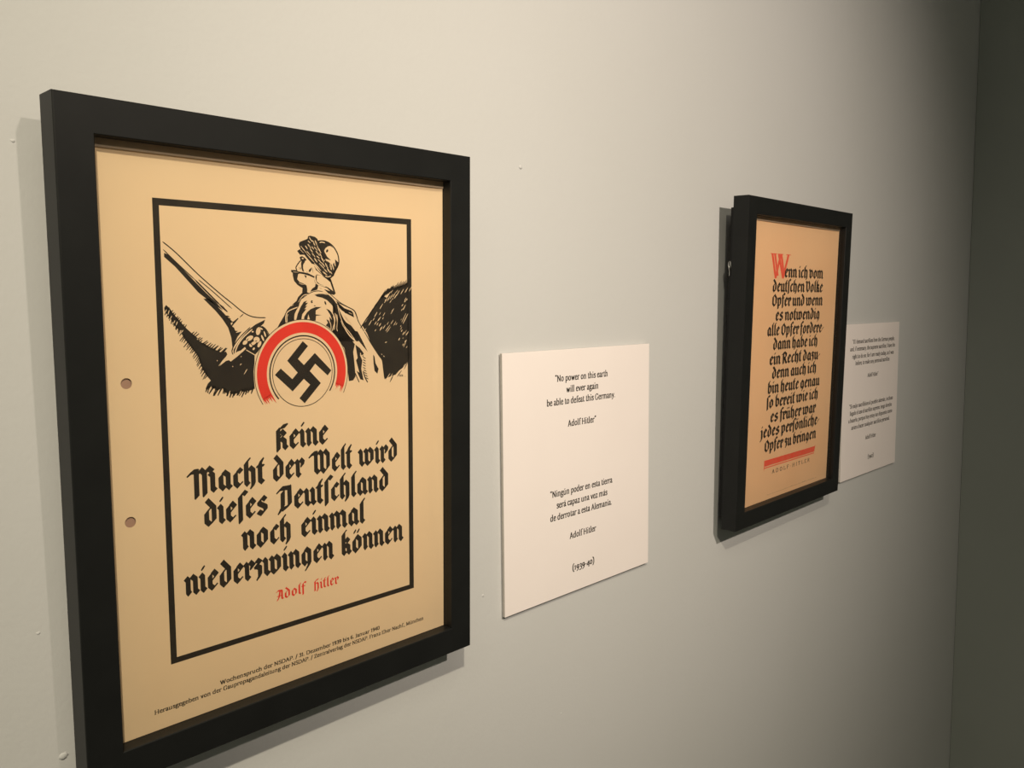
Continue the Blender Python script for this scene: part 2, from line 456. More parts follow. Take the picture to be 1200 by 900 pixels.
L2 0.31 155.5,322.9 157.3,322.8 159.4,322.6
L2 0.37 159.9,315.2 162.0,314.3 164.5,314.1
P1 164.3,320.8 166.5,320.3 166.0,318.4
P1 168.3,323.2 168.5,324.6 171.0,326.5 170.5,324.6 169.4,323.1
L1 0.30 171.3,326.2 171.9,322.5
L1 0.30 166.6,323.4 167.5,322.1
P1 172.4,318.6 173.3,315.4 176.1,313.5 175.1,310.4 169.1,308.9 170.7,311.0 173.2,312.6 173.9,314.9
P1 172.7,327.9 175.4,324.7 179.8,321.2 184.0,319.4 186.9,318.3 188.2,315.0 190.8,307.7 189.3,306.6 184.7,307.5 180.9,310.8 186.1,309.4 183.5,311.6 177.1,313.5 174.3,315.4 173.4,319.2 174.7,321.4 178.6,320.9 181.1,319.9 177.3,322.6 174.2,324.7
C2 0.62 173.6,326.3 173.4,320.3 174.3,315.9 176.8,314.1 182.2,312.7
P2 175.0,320.9 178.6,320.9 183.0,318.3 186.2,316.1 188.7,309.4 184.2,312.2 177.1,314.6 174.7,316.5
L1 0.38 175.3,318.7 176.5,317.1
L1 0.38 177.5,318.2 178.1,316.8
L1 0.38 178.8,317.4 179.2,316.3
L1 0.30 176.0,320.4 178.5,319.9
P1 184.3,318.8 186.9,318.3 187.8,313.9 189.4,310.0 186.2,315.0
C2 0.62 182.1,320.5 184.3,319.8 187.0,320.7
L1 0.30 177.1,311.6 179.0,311.3 177.3,310.8
P1 142.0,283.5 143.8,286.5 147.3,291.4 150.2,296.4 152.6,298.4 157.8,302.4 159.0,304.9 162.0,307.7 166.7,308.5 168.1,308.0 164.3,305.9 161.9,303.9 160.2,300.9 159.6,298.3 157.9,295.8 156.4,292.8 155.7,288.2 148.9,286.9
C2 0.70 149.0,286.9 148.9,291.4 151.1,295.1 158.6,297.9
C2 0.52 150.0,286.8 149.8,290.9 150.7,292.9
C2 0.82 155.9,288.7 156.6,293.3 159.7,298.1 161.9,302.4 166.6,305.4 173.8,308.0 181.6,308.4 187.7,304.9 191.9,300.2
C2 0.47 159.8,302.1 161.6,304.7 164.3,306.7 167.8,306.9
L2 0.41 153.1,298.6 155.4,299.8
L2 0.41 159.2,301.4 160.7,303.4
C1 0.57 161.6,303.6 167.8,307.4 173.8,309.4 179.8,308.9 187.1,305.4
C1 0.35 150.5,294.4 155.4,296.3 158.2,296.8
P1 157.0,288.2 158.4,292.8 160.9,297.8 163.6,301.6 166.5,302.6 165.0,300.8 167.1,301.1 164.7,298.3 166.4,298.8 164.0,296.2 165.8,296.7 162.2,292.7 161.2,288.1
P1 173.3,287.9 163.3,288.1 163.9,291.1 166.3,294.2 169.3,296.4 173.5,297.9 178.3,297.8 174.7,296.1 173.5,295.4 173.3,292.5 178.5,291.9 173.7,291.5 173.4,289.9
C2 0.70 162.2,288.6 163.4,292.2 165.8,294.7 168.8,296.7
P2 166.3,289.0 167.2,292.6 168.4,289.0
P1 172.6,306.7 176.2,307.4 179.8,307.4 184.6,306.5 189.5,303.3 193.8,300.1 198.7,296.4 205.7,293.7 206.6,289.9 200.6,292.7 193.1,296.5 195.5,292.2 198.6,286.8 204.2,283.5 210.6,276.3 210.5,271.4 193.8,272.0 189.6,277.0 187.1,280.2 184.7,282.4 181.7,284.3 183.6,286.1 182.4,288.7 185.4,287.6 184.9,290.8 187.3,288.1 185.5,292.4 182.0,297.1 186.2,295.5 188.6,292.3 189.0,296.0 187.5,299.1 183.3,302.8 179.1,304.6 174.9,305.4
C2 0.70 181.7,297.1 185.6,295.5 188.6,291.8 189.8,288.1 188.4,283.4 187.4,280.2
C2 0.52 181.8,290.1 184.2,288.2 186.0,285.0 186.2,281.3
C2 0.52 191.4,292.3 192.0,288.0 191.2,282.8 191.8,279.6
C2 0.52 192.2,299.1 193.6,293.3 195.4,288.5 197.9,283.6 202.9,278.1 207.3,272.6
C2 0.70 191.9,299.6 195.5,293.8 199.9,288.9 204.3,284.6
C2 0.41 189.2,288.1 188.8,283.9
P2 192.2,298.6 193.4,297.5 198.0,293.2 200.6,292.1 206.3,289.4 210.4,285.5 210.3,278.5 204.9,283.5 203.0,284.3 198.0,291.1
P1 194.4,298.3 198.7,296.4 206.0,293.4 206.9,289.6 203.1,291.6 198.7,293.2
L2 0.35 201.9,293.7 205.4,292.1
P1 171.3,301.7 171.2,301.2 170.8,300.8 170.3,300.7 169.9,300.8 169.5,301.2 169.4,301.7 169.6,302.2 169.9,302.6 170.4,302.8 170.8,302.6 171.2,302.2
P2 171.2,301.7 171.2,301.5 171.1,301.4 170.9,301.3 170.8,301.4 170.7,301.5 170.7,301.7 170.7,301.9 170.8,302.1 171.0,302.1 171.1,302.1 171.2,301.9
P1 173.4,298.7 173.3,298.5 173.0,298.4 172.7,298.4 172.3,298.4 172.0,298.6 171.9,298.7 172.1,298.9 172.3,299.0 172.7,299.1 173.0,299.0 173.3,298.9
P1 182.4,300.9 182.6,300.1 182.5,299.5 182.3,299.2 181.9,299.4 181.4,299.9 181.1,300.6 180.9,301.4 181.0,301.9 181.2,302.2 181.6,302.1 182.1,301.6
C1 0.57 185.9,307.4 193.8,301.5 200.7,298.0 207.0,295.0 209.5,290.4 210.4,286.6
L1 0.42 191.9,300.2 192.9,302.8
C1 0.66 188.2,303.0 196.5,299.5 206.2,295.3 208.7,291.6 211.2,285.8 217.2,277.0 222.4,269.1 229.0,260.3 232.6,255.7 233.6,249.6 234.7,241.7
P1 191.5,300.7 198.1,296.8 204.9,294.6 206.1,292.8 203.6,293.0 206.7,289.9 201.4,292.1 195.6,296.1
P1 188.2,302.5 193.0,291.2 197.0,283.3 200.3,277.5 204.5,272.4 207.2,269.4 205.6,263.6 206.6,254.9 207.4,244.7 205.2,241.9 201.3,241.5 200.4,249.5 199.9,258.2 197.5,266.9 192.6,273.5 187.7,277.9
C2 0.62 189.7,293.3 191.7,287.7 191.1,281.3
C2 0.54 188.4,291.2 189.5,286.3 189.0,280.7
C2 0.47 195.0,287.6 197.0,283.3 197.8,282.6
P1 193.4,293.3 200.4,285.4 205.5,280.2 207.3,276.6 205.4,274.8 202.0,278.2 197.8,282.6 195.4,288.3
P1 202.8,284.9 207.2,279.5 209.9,279.0 212.3,275.0 215.7,269.0 219.0,263.0 215.7,266.5 210.5,272.1 205.8,276.6 207.1,277.3 204.6,281.0
C2 0.86 197.8,282.6 202.0,276.7 207.9,271.5 213.1,266.9 217.0,263.1
P1 207.7,269.0 211.7,266.3 215.2,262.1 214.9,259.4 211.6,261.2 213.8,256.7 212.8,250.2 214.8,241.2 211.8,242.2 208.4,249.0 211.0,247.4 208.1,257.0 209.6,258.8
L1 0.76 214.5,259.2 217.1,257.8
L1 0.76 214.5,257.2 217.1,255.9
L1 0.76 214.4,255.3 217.1,253.9
L1 0.76 214.4,253.3 217.0,251.9
L1 0.76 214.4,251.3 217.0,249.9
L1 0.76 215.0,249.3 217.6,247.9
L1 0.76 215.5,247.3 218.2,245.9
L1 0.76 216.1,245.3 218.8,243.8
L1 0.76 216.7,243.2 219.4,241.8
P1 224.1,260.6 225.4,259.0 226.2,253.8 229.1,249.2 227.9,245.4 225.2,247.9 224.4,253.9
C1 0.76 207.0,247.6 208.7,243.9 210.7,239.9
C1 0.94 214.5,248.6 216.2,243.3 218.6,239.3
C2 0.62 212.1,262.6 212.9,260.4 215.2,261.0
P1 214.2,283.4 217.7,286.6 221.8,292.2 226.0,298.4 233.4,306.4 237.9,304.5 243.4,311.3 248.3,313.2 250.1,313.7 253.8,314.2 258.8,316.8 259.3,294.7 259.7,255.0 254.3,249.3 249.3,246.6 245.6,243.4 242.5,243.1 240.1,242.3 237.0,241.5 234.6,240.7 234.1,247.6 232.7,255.4 227.8,262.5 222.0,269.4 218.7,277.1
L1 0.86 212.5,281.3 216.1,286.1
L2 0.61 215.0,277.3 217.8,281.2
L1 0.86 213.4,282.3 218.9,289.7
L1 0.86 215.8,285.1 219.8,290.5
L1 0.86 217.0,286.5 222.3,293.6
L2 0.61 220.3,283.4 223.1,287.3
L1 0.86 218.5,288.2 224.5,296.3
L1 0.86 220.7,290.9 225.6,297.4
L1 0.86 222.4,292.8 227.4,299.6
L2 0.61 225.6,289.6 228.4,293.5
L1 0.86 224.2,295.0 229.1,301.5
L1 0.86 226.4,297.6 230.3,302.8
L1 0.86 227.4,298.7 233.2,306.5
L2 0.61 230.9,295.8 233.8,299.8
L1 0.86 229.8,301.5 234.2,307.5
L1 0.86 230.9,302.9 236.8,310.8
L1 0.86 232.7,304.4 236.6,309.6
L2 0.61 235.4,300.5 238.3,304.5
L1 0.86 232.8,303.9 238.6,311.6
L1 0.86 233.8,304.5 239.3,311.9
L1 0.86 234.9,305.3 239.9,311.9
L2 0.61 238.1,301.9 241.1,306.0
L1 0.86 236.1,306.1 240.5,311.9
L1 0.86 237.4,307.1 240.8,311.6
L1 0.86 237.4,306.4 242.9,313.8
L2 0.61 240.8,303.4 243.8,307.4
L1 0.86 238.9,307.6 243.1,313.2
L1 0.86 239.4,307.6 244.6,314.5
L1 0.86 241.1,309.0 244.4,313.5
L2 0.61 243.6,304.8 246.6,308.9
L1 0.86 242.1,309.6 245.3,313.9
L1 0.86 243.3,309.9 246.8,314.5
L1 0.86 243.8,309.1 249.5,316.7
L2 0.61 247.3,306.1 250.3,310.2
L1 0.86 246.1,310.6 249.6,315.4
L1 0.86 246.4,309.8 252.5,317.8
L1 0.86 248.6,311.1 252.8,316.7
L2 0.61 251.5,307.3 254.5,311.4
L1 0.86 249.7,311.1 254.6,317.7
L1 0.86 251.4,311.9 255.6,317.5
L1 0.86 252.4,311.9 257.6,318.7
L2 0.61 255.7,308.5 258.8,312.6
L1 0.86 254.6,313.2 257.9,317.6
L1 0.86 255.6,313.1 260.0,318.9
L1 0.86 256.2,312.5 262.5,320.8
L2 0.61 260.0,309.7 263.1,313.9
L2 0.49 225.9,278.7 227.1,280.2
L2 0.72 255.1,268.9 256.4,270.6
L2 0.58 255.3,302.3 257.1,304.6
L2 0.67 233.8,280.4 236.1,283.4
L2 0.76 230.7,279.0 233.2,282.2
L2 0.48 233.8,290.2 235.9,293.0
L2 0.63 225.8,283.8 227.6,286.2
L2 0.80 243.1,303.1 243.8,304.1
L2 0.50 256.6,264.4 257.7,265.8
L2 0.46 253.2,272.1 253.8,272.8
L2 0.47 244.2,282.6 246.6,285.8
L2 0.37 239.3,303.0 240.1,304.0
L2 0.42 246.3,282.9 247.8,284.9
L2 0.43 251.4,286.8 252.2,287.7
L2 0.66 252.4,297.7 253.8,299.5
L2 0.55 251.9,294.1 253.2,295.9
L2 0.68 227.8,283.3 229.2,285.2
L2 0.78 256.4,274.4 258.9,277.5
L2 0.64 250.9,281.6 251.7,282.6
L2 0.76 253.6,294.9 255.4,297.3
L2 0.47 241.8,308.2 243.6,310.6
L2 0.76 251.6,277.5 252.8,279.1
L2 0.76 242.3,293.1 244.5,296.0
L2 0.67 252.9,266.4 254.0,267.9
L2 0.51 241.3,283.7 243.8,286.9
L2 0.47 237.6,283.3 239.3,285.6
L2 0.73 245.1,303.9 247.5,307.1
L2 0.36 250.8,279.1 252.6,281.4
L2 0.42 247.0,308.6 248.5,310.6
L2 0.37 230.2,291.2 231.9,293.4
L2 0.76 236.1,302.3 236.7,303.1
L2 0.54 254.3,296.2 256.4,298.9
L2 0.59 231.2,280.3 232.3,281.6
L2 0.56 238.2,304.9 239.4,306.5
L2 0.74 257.1,302.3 258.2,303.8
L2 0.77 230.0,282.4 231.8,284.8
L2 0.43 241.4,291.7 243.9,294.9
L2 0.38 254.6,275.5 257.1,278.7
L2 0.74 253.0,274.9 254.9,277.4
L2 0.60 224.3,287.0 225.8,289.0
L2 0.51 240.7,300.5 242.4,302.9
L2 0.80 255.2,301.0 256.5,302.7
L2 0.56 233.3,287.8 234.5,289.4
L2 0.71 253.5,283.9 258.6,291.7
L2 0.51 252.2,284.9 256.7,292.2
L2 0.51 253.9,265.2 257.1,271.0
L2 0.71 235.6,269.4 237.4,270.0
L2 0.61 231.9,260.8 232.7,260.1
L2 0.61 233.9,259.1 234.9,258.4
L2 0.91 249.0,270.8 250.3,272.7
L2 0.81 228.7,286.4 231.7,289.7
L2 0.61 236.3,278.5 240.6,283.3
L2 0.51 237.5,277.5 241.2,281.8
L1 0.74 235.8,240.4 237.1,243.5
L1 0.98 240.0,237.9 244.4,245.0
L1 0.86 247.4,241.8 251.8,246.5
L1 0.74 254.3,247.3 259.2,254.5
L2 0.61 237.0,241.1 240.1,244.8
L2 0.51 239.2,240.2 242.6,244.6
L2 0.51 253.1,248.4 255.6,251.7
L1 0.61 249.6,243.2 250.0,241.6
L1 0.61 250.8,243.4 250.5,241.6
L1 0.49 249.7,242.4 251.0,242.4
L1 0.61 251.8,243.3 252.0,241.3
L1 0.49 252.0,243.2 253.3,242.5
L1 0.49 252.0,242.2 253.4,241.6
L1 0.61 255.0,241.5 255.4,241.4
"""
EMBLEM = "162.1,273.4 166.3,269.7 157.8,260.8 162.6,256.1 171.9,264.4 185.7,250.8 182.5,247.1 172.0,256.5 167.4,251.4 176.5,241.9 162.6,228.2 158.4,232.2 167.4,241.4 162.3,246.0 152.9,237.6 139.1,250.4 143.8,254.7 152.9,246.5 157.3,250.9 149.1,259.9"
WALL_MARKS = [(0.5848, 0.1464, 0.0022, 0.0007), (0.1593, -0.2668, 0.003, 0.0009), (0.1534, 0.1149, 0.0012, 0.0004), (0.6401, -0.4166, 0.0012, 0.0004), (0.1498, -0.1832, 0.0012, 0.0003), (0.5279, -0.2584, 0.0016, 0.0004)]

# ------------------------------------------------------------------ flat print: pens and letter shapes
# Letters are drawn as a broad pen would draw them: each path is swept by a flat nib.
GOTHIC = {
 'a': "49;L 24,56 12,45 12,14 22,4;L 21,4 34,15;L 22,57 36,46 36,11 43,4",
 'b': "47;L 20,84 12,74 12,14 22,4;L 12,44 25,56;L 25,57 37,46 37,15 22,4",
 'c': "37;L 24,56 12,45 12,14 22,4 30,11;L 23,57 31,50",
 'd': "49;L 15,80 37,55 37,15 22,4;L 25,55 12,42 12,14 22,4",
 'e': "41;L 24,57 12,46 12,14 22,4 31,11;L 23,58 34,46;L 34,45 15,27",
 'f': "30;L 34,80 25,86 13,74 13,-8;L 3,56 27,56*",
 'g': "49;L 24,56 12,45 12,14 22,4;L 21,4 34,15;L 22,57 36,46 36,3 30,-4;L 36,0 20,-17*",
 'h': "48;L 21,84 12,74 12,11 18,4;L 12,44 26,56;L 25,58 36,48 36,4 31,-6",
 'i': "25;L 6,55 12,48 12,11 19,4;L 11,72 17,80*",
 'j': "25;L 6,55 12,48 12,-2 2,-16;L 11,72 17,80*",
 'k': "46;L 20,84 12,76 12,11 19,4;L 12,40 25,54;L 24,57 33,48;L 32,46 17,32;L 20,36 33,28 33,11 40,4",
 'l': "26;L 20,84 12,74 12,11 19,4",
 'm': "75;L 6,55 12,48 12,11 16,5;L 12,46 25,57;L 25,58 36,48 36,11 40,5;L 36,46 50,57;L 49,58 61,48 61,11 68,4",
 'n': "49;L 6,55 12,48 12,11 16,5;L 12,46 25,57;L 25,58 36,48 36,11 43,4",
 'o': "49;L 24,56 12,45 12,14 22,4;L 23,57 37,45 37,15 22,3",
 'p': "49;L 6,55 12,48 12,-14;L 12,46 25,57;L 25,58 37,46 37,15 22,4;L 22,4 8,10",
 'r': "37;L 6,55 12,48 12,11 19,4;L 12,46 25,57;L 24,58 33,49 30,38",
 's': "45;L 34,50 25,58 12,47 12,39 34,26 34,15 22,4 9,12",
 'ſ': "28;L 34,80 25,86 13,74 13,-8",
 't': "29;L 20,78 12,64 12,12 21,4;L 2,57 25,59*",
 'u': "49;L 6,55 12,48 12,13 21,4;L 21,4 34,15;L 30,55 36,48 36,11 43,4",
 'v': "47;L 3,62 12,50 12,14 22,4;L 12,46 25,57;L 24,58 36,46 36,15 22,4",
 'w': "74;L 5,56 12,48 12,14 21,4;L 21,4 34,15;L 30,56 37,49 37,13 46,4;L 37,46 50,57;L 49,58 62,46 62,15 46,4",
 'z': "34;L 6,50 14,58;L 13,59 25,50;L 25,50 10,36;L 8,40 23,32 23,8 16,-3",
 'A': "50;L 0,64 10,73 34,70;L 33,72 37,66 37,11 44,4;L 24,68 16,20 5,0;L 4,30 34,32*",
 'D': "56;L 0,66 12,75 42,75;L 42,77 43,18 20,4;L 17,62 16,14 4,-5;L 8,6 32,11*",
 'H': "52;L 12,64 24,78 40,82;L 14,70 14,-4;L 14,44 28,58 39,48 39,8 31,-10",
 'K': "50;L 14,66 26,76 42,79;L 12,68 12,0;L 14,40 28,52;L 24,62 36,50;L 34,48 16,32;L 22,38 35,28 35,11 42,4",
 'M': "86;L -4,64 8,72 21,72;L 19,72 19,-8;L 22,60 33,73;L 33,75 45,63 45,-5;L 47,60 58,75;L 57,77 70,66;L 63,60 71,53 71,11 78,4",
 'O': "58;L 30,78 12,62 12,18 28,4;L 28,76 46,58 46,20 28,3",
 'R': "54;L 14,74 14,2;L 4,66 24,78 42,66 40,48 16,38;L 26,42 38,12 48,4",
 'V': "54;L 2,74 12,72 14,22 26,4;L 20,66 34,76 44,60 42,20 26,4",
 'W': "84;L -6,64 8,72 20,72;L 18,72 18,14 28,4;L 28,4 42,14;L 20,60 34,74;L 33,76 44,66 44,14 54,4;L 44,62 58,76;L 57,76 71,62 71,18 55,3",
 '-': "22;L 4,26 16,36",
 ' ': "26",
 'K2': "",
}
GOTHIC['ö'] = GOTHIC['o'] + ";L 13,72 18,80*;L 28,72 33,80*"
GOTHIC['ü'] = GOTHIC['u'] + ";L 13,72 18,80*;L 28,72 33,80*"
ROMAN = {
 'a': "43;C 9,40 14,47 23,49 30,43 31,34;L 31,36 31,8 36,2 41,4;C 31,29 18,26 9,18 9,8 16,2 25,4 31,11",
 'b': "52;L 12,73 12,5;S 8,73,10;C 12,38 24,48 36,46 43,34 43,17 34,4 22,1 12,7",
 'c': "43;C 38,38 33,47 22,49 12,41 9,26 12,10 22,2 32,3 39,11",
 'd': "54;C 40,40 30,49 18,47 9,35 9,17 17,4 27,2 40,11;L 40,73 40,3;S 36,73,10;S 44,2,9",
 'e': "45;L 9,29 38,29;C 38,29 36,43 25,49 13,43 9,26 12,10 23,2 33,3 40,11",
 'f': "30;C 36,69 29,74 19,69 16,56;L 16,60 16,2;S 17,2,22;S 17,47,24",
 'g': "47;O 22,49 34,42 34,30 22,22 11,30 11,42;C 13,22 9,14 16,9 34,7 42,0 38,-13 22,-20 9,-15 7,-6 15,4;L 34,45 44,47",
 'h': "55;L 12,73 12,2;S 8,73,10;S 12,2,20;C 12,38 22,48 34,48 40,38 40,28;L 40,34 40,2;S 40,2,18",
 'i': "25;L 12,47 12,2;S 8,47,10;S 12,2,20;L 12,64 12,69",
 'j': "25;L 12,47 12,-8 6,-18 0,-18;S 8,47,10;L 12,64 12,69",
 'k': "50;L 12,73 12,2;S 8,73,10;S 12,2,20;L 38,46 14,22;L 20,28 40,3;S 38,47,16;S 42,2,14",
 'l': "25;L 12,73 12,2;S 8,73,10;S 12,2,20",
 'm': "82;L 12,47 12,2;S 8,47,10;S 12,2,20;C 12,37 22,48 34,48 40,38 40,28;L 40,34 40,2;S 40,2,16;C 40,37 50,48 62,48 68,38 68,28;L 68,34 68,2;S 68,2,18",
 'n': "55;L 12,47 12,2;S 8,47,10;S 12,2,20;C 12,38 22,48 34,48 40,38 40,28;L 40,34 40,2;S 40,2,18",
 'o': "52;O 26,49 38,42 43,25 38,9 26,2 14,9 9,25 14,42",
 'p': "52;L 12,47 12,-20;S 8,47,10;S 12,-20,20;C 12,38 24,48 36,46 43,34 43,17 34,4 22,2 12,9",
 'q': "54;C 40,40 30,49 18,47 9,35 9,17 17,4 27,2 40,11;L 40,47 40,-20;S 40,-20,20",
 'r': "37;L 12,47 12,2;S 8,47,10;S 12,2,20;C 12,36 20,46 30,48 35,43",
 's': "40;C 33,39 27,47 17,49 10,42 12,32 25,25 33,17 32,7 21,1 8,8",
 't': "33;L 15,60 15,10;C 15,12 18,4 25,2 33,7;S 18,47,24",
 'u': "55;L 11,47 11,14;C 11,16 14,5 24,2 34,6 40,12;L 40,47 40,2;S 7,47,10;S 36,47,10;S 45,2,9",
 'v': "46;L 8,47 24,2;L 24,2 38,47;S 8,47,16;S 38,47,16",
 'w': "68;L 8,47 22,2;L 22,2 34,45;L 34,45 46,2;L 46,2 60,47;S 8,47,16;S 60,47,16",
 'x': "48;L 10,47 38,2;L 37,47 9,2;S 10,47,14;S 38,47,14;S 10,2,14;S 38,2,14",
 'y': "46;L 8,47 24,4;L 39,47 24,4 15,-15 6,-18;S 8,47,16;S 39,47,14",
 'z': "44;L 8,47 36,47;L 35,46 9,3;L 8,2 38,2 38,12",
 'A': "62;L 31,68 9,2;L 31,68 53,2;L 17,24 45,24;S 9,2,18;S 53,2,20",
 'D': "66;L 12,67 12,2;C 12,67 34,67 53,54 58,34 53,14 34,2 12,2;S 8,67,12;S 8,2,12",
 'E': "54;L 12,67 12,2;L 8,67 46,67 46,56;L 12,36 36,36;L 8,2 48,2 48,14",
 'F': "50;L 12,67 12,2;L 8,67 46,67 46,56;L 12,36 36,36;S 12,2,20",
 'G': "66;C 56,54 44,67 30,68 14,57 9,34 14,11 30,2 46,4 55,10;L 54,6 54,30;S 52,30,24",
 'H': "68;L 12,67 12,2;L 54,67 54,2;L 12,35 54,35;S 12,67,20;S 12,2,20;S 54,67,20;S 54,2,20",
 'I': "28;L 14,67 14,2;S 14,67,20;S 14,2,20",
 'J': "30;L 18,67 18,4 8,-8;S 18,67,20",
 'L': "50;L 12,67 12,2;L 8,2 46,2 46,14;S 12,67,20",
 'M': "80;L 14,67 12,2;L 14,67 39,4;L 39,4 64,67;L 64,67 66,2;S 10,67,14;S 68,67,14;S 12,2,18;S 66,2,18",
 'N': "68;L 12,67 12,2;L 12,67 54,2;L 54,67 54,2;S 9,67,16;S 12,2,20;S 54,67,20",
 'O': "68;O 34,68 52,58 59,35 52,12 34,2 16,12 9,35 16,58",
 'P': "52;L 12,67 12,2;C 12,67 34,67 45,60 45,44 34,35 12,34;S 8,67,12;S 12,2,20",
 'R': "60;L 12,67 12,2;C 12,67 34,67 43,60 43,46 34,37 12,36;L 30,36 50,2;S 8,67,12;S 12,2,20;S 52,2,12",
 'S': "48;C 40,56 32,67 20,68 10,58 12,46 28,38 40,28 40,12 28,2 10,6;L 9,16 9,4",
 'T': "56;L 28,67 28,2;L 6,56 6,67 50,67 50,56;S 28,2,22",
 'W': "90;L 10,67 28,2;L 28,2 44,65;L 44,65 60,2;L 60,2 80,67;S 10,67,20;S 80,67,18",
 'Z': "54;L 8,58 8,67 46,67;L 45,66 9,3;L 9,2 48,2 48,12",
 '0': "46;O 23,49 35,41 38,25 35,9 23,2 11,9 8,25 11,41",
 '1': "30;L 8,42 15,49 15,2;S 15,2,20",
 '2': "44;C 9,40 16,49 28,49 34,40 28,24 9,3;L 9,2 38,2",
 '3': "42;C 9,42 18,49 30,46 33,36 26,24 16,20 30,18 37,4 30,-12 16,-20 7,-15",
 '4': "46;L 33,49 33,-18;L 33,49 6,8;L 6,6 42,6",
 '6': "46;C 34,68 20,62 10,42 9,20 16,4 28,2 38,14 36,30 26,38 12,28",
 '9': "46;C 34,30 24,14 12,20 9,34 16,47 28,49 37,38 37,16 28,-6 12,-20",
 '.': "20;L 10,3 10,7", ',': "20;L 10,5 11,2 7,-8", '-': "30;L 5,24 25,24", '/': "34;L 6,-8 28,72",
 '(': "30;C 24,76 12,58 8,28 12,0 24,-18", ')': "30;C 6,76 18,58 22,28 18,0 6,-18",
 '“': "34;L 10,60 8,66 12,72;L 22,60 20,66 24,72", '”': "34;L 12,72 13,66 9,60;L 24,72 25,66 21,60",
 '·': "30;L 15,30 15,34", ' ': "24",
}
IMPRINT = dict(ROMAN)
IMPRINT.update({
 '0': "44;O 22,68 36,58 38,35 36,12 22,2 8,12 6,35 8,58", '1': "34;L 8,56 18,66 18,2;S 18,2,22",
 '2': "44;C 8,56 16,68 30,66 35,52 28,34 8,3;L 8,3 38,3", '3': "42;C 8,60 20,68 33,60 31,44 18,37 33,32 36,14 24,2 7,8",
 '4': "46;L 32,68 32,2;L 32,68 6,22;L 6,20 42,20", '6': "44;C 34,64 20,66 9,46 8,18 20,2 34,8 36,26 24,40 10,28",
 '9': "44;C 10,6 24,4 35,24 36,52 24,68 10,62 8,44 20,30 34,42"})
ROMAN['á'] = ROMAN['a'] + ";L 19,58 29,70*"
ROMAN['ú'] = ROMAN['u'] + ";L 22,58 32,70*"
ROMAN['í'] = "25;L 12,47 12,2;S 8,47,10;S 12,2,20;L 10,58 18,70*"
ROMAN['ü'] = ROMAN['u'] + ";L 16,62 16,66;L 34,62 34,66"
IMPRINT['ü'] = ROMAN['ü']


def cr(pts, closed=False, n=5):
    out = []
    m = len(pts)
    rng = range(m) if closed else range(m - 1)
    for i in rng:
        if closed:
            a, b, c, d = pts[i - 1], pts[i], pts[(i + 1) % m], pts[(i + 2) % m]
        else:
            a, b, c, d = pts[max(i - 1, 0)], pts[i], pts[i + 1], pts[min(i + 2, m - 1)]
        for k in range(n):
            t = k / n
            out.append(tuple(0.5 * (2 * b[j] + (c[j] - a[j]) * t + (2 * a[j] - 5 * b[j] + 4 * c[j] - d[j]) * t * t
                                    + (3 * b[j] - a[j] - 3 * c[j] + d[j]) * t ** 3) for j in (0, 1)))
    out.append(pts[0] if closed else pts[-1])
    return out


def hull(ps):
    ps = sorted(set((round(x, 4), round(y, 4)) for x, y in ps))
    if len(ps) < 3:
        return ps
    def half(seq):
        h = []
        for p in seq:
            while len(h) > 1 and (h[-1][0] - h[-2][0]) * (p[1] - h[-2][1]) - (h[-1][1] - h[-2][1]) * (p[0] - h[-2][0]) <= 1e-9:
                h.pop()
            h.append(p)
        return h[:-1]
    return half(ps) + half(ps[::-1])


def pts_of(s):
    return [tuple(map(float, q.split(','))) for q in s.split()]


def nib(wd, th, ang):
    c, s = math.cos(ang), math.sin(ang)
    return [(a * c - b * s, a * s + b * c) for a, b in ((-wd / 2, -th / 2), (wd / 2, -th / 2), (wd / 2, th / 2), (-wd / 2, th / 2))]


def glyph(spec, pen, serif_t):
    parts = spec.split(';')
    adv = float(parts[0])
    polys = []
    thin = nib(pen[0] * 0.45, max(pen[1], 3.5), pen[2])
    shape = nib(*pen)
    for s in parts[1:]:
        k, body = s[0], s[2:]
        use = shape
        if body.endswith('*'):
            body, use = body[:-1], thin
        if k == 'S':
            x, y, wd = map(float, body.split(','))
            polys.append([(x - wd / 2, y - serif_t / 2), (x + wd / 2, y - serif_t / 2), (x + wd / 2, y + serif_t / 2), (x - wd / 2, y + serif_t / 2)])
            continue
        ps = pts_of(body)
        if k == 'C':
            ps = cr(ps)
        if k == 'O':
            ps = cr(ps, True)
        for a, b in zip(ps, ps[1:]):
            polys.append(hull([(a[0] + u, a[1] + v) for u, v in use] + [(b[0] + u, b[1] + v) for u, v in use]))
    return adv, polys


def union(polys):
    """one clean flat triangulation of overlapping outlines"""
    V, Fc = [], []
    for p in polys:
        if len(p) < 3:
            continue
        Fc.append(list(range(len(V), len(V) + len(p))))
        V += [Vector(q) for q in p]
    r = geometry.delaunay_2d_cdt(V, [], Fc, 1, 1e-4)
    vs = [(v.x, v.y) for v in r[0]]
    bbs = [(min(x for x, _ in p), max(x for x, _ in p), min(y for _, y in p), max(y for _, y in p), p) for p in polys if len(p) > 2]

    def inside(x, y):
        for x0, x1, y0, y1, p in bbs:
            if not (x0 <= x <= x1 and y0 <= y <= y1):
                continue
            wn = 0
            for (ax, ay), (bx, by) in zip(p, p[1:] + p[:1]):
                if (ay <= y) != (by <= y) and ((bx - ax) * (y - ay) - (x - ax) * (by - ay) > 0) == (by > ay):
                    wn += 1 if by > ay else -1
            if wn:
                return True
        return False
    fs = []
    for f in r[2]:
        if inside(sum(vs[i][0] for i in f) / len(f), sum(vs[i][1] for i in f) / len(f)):
            fs.append(tuple(f))
    return vs, fs


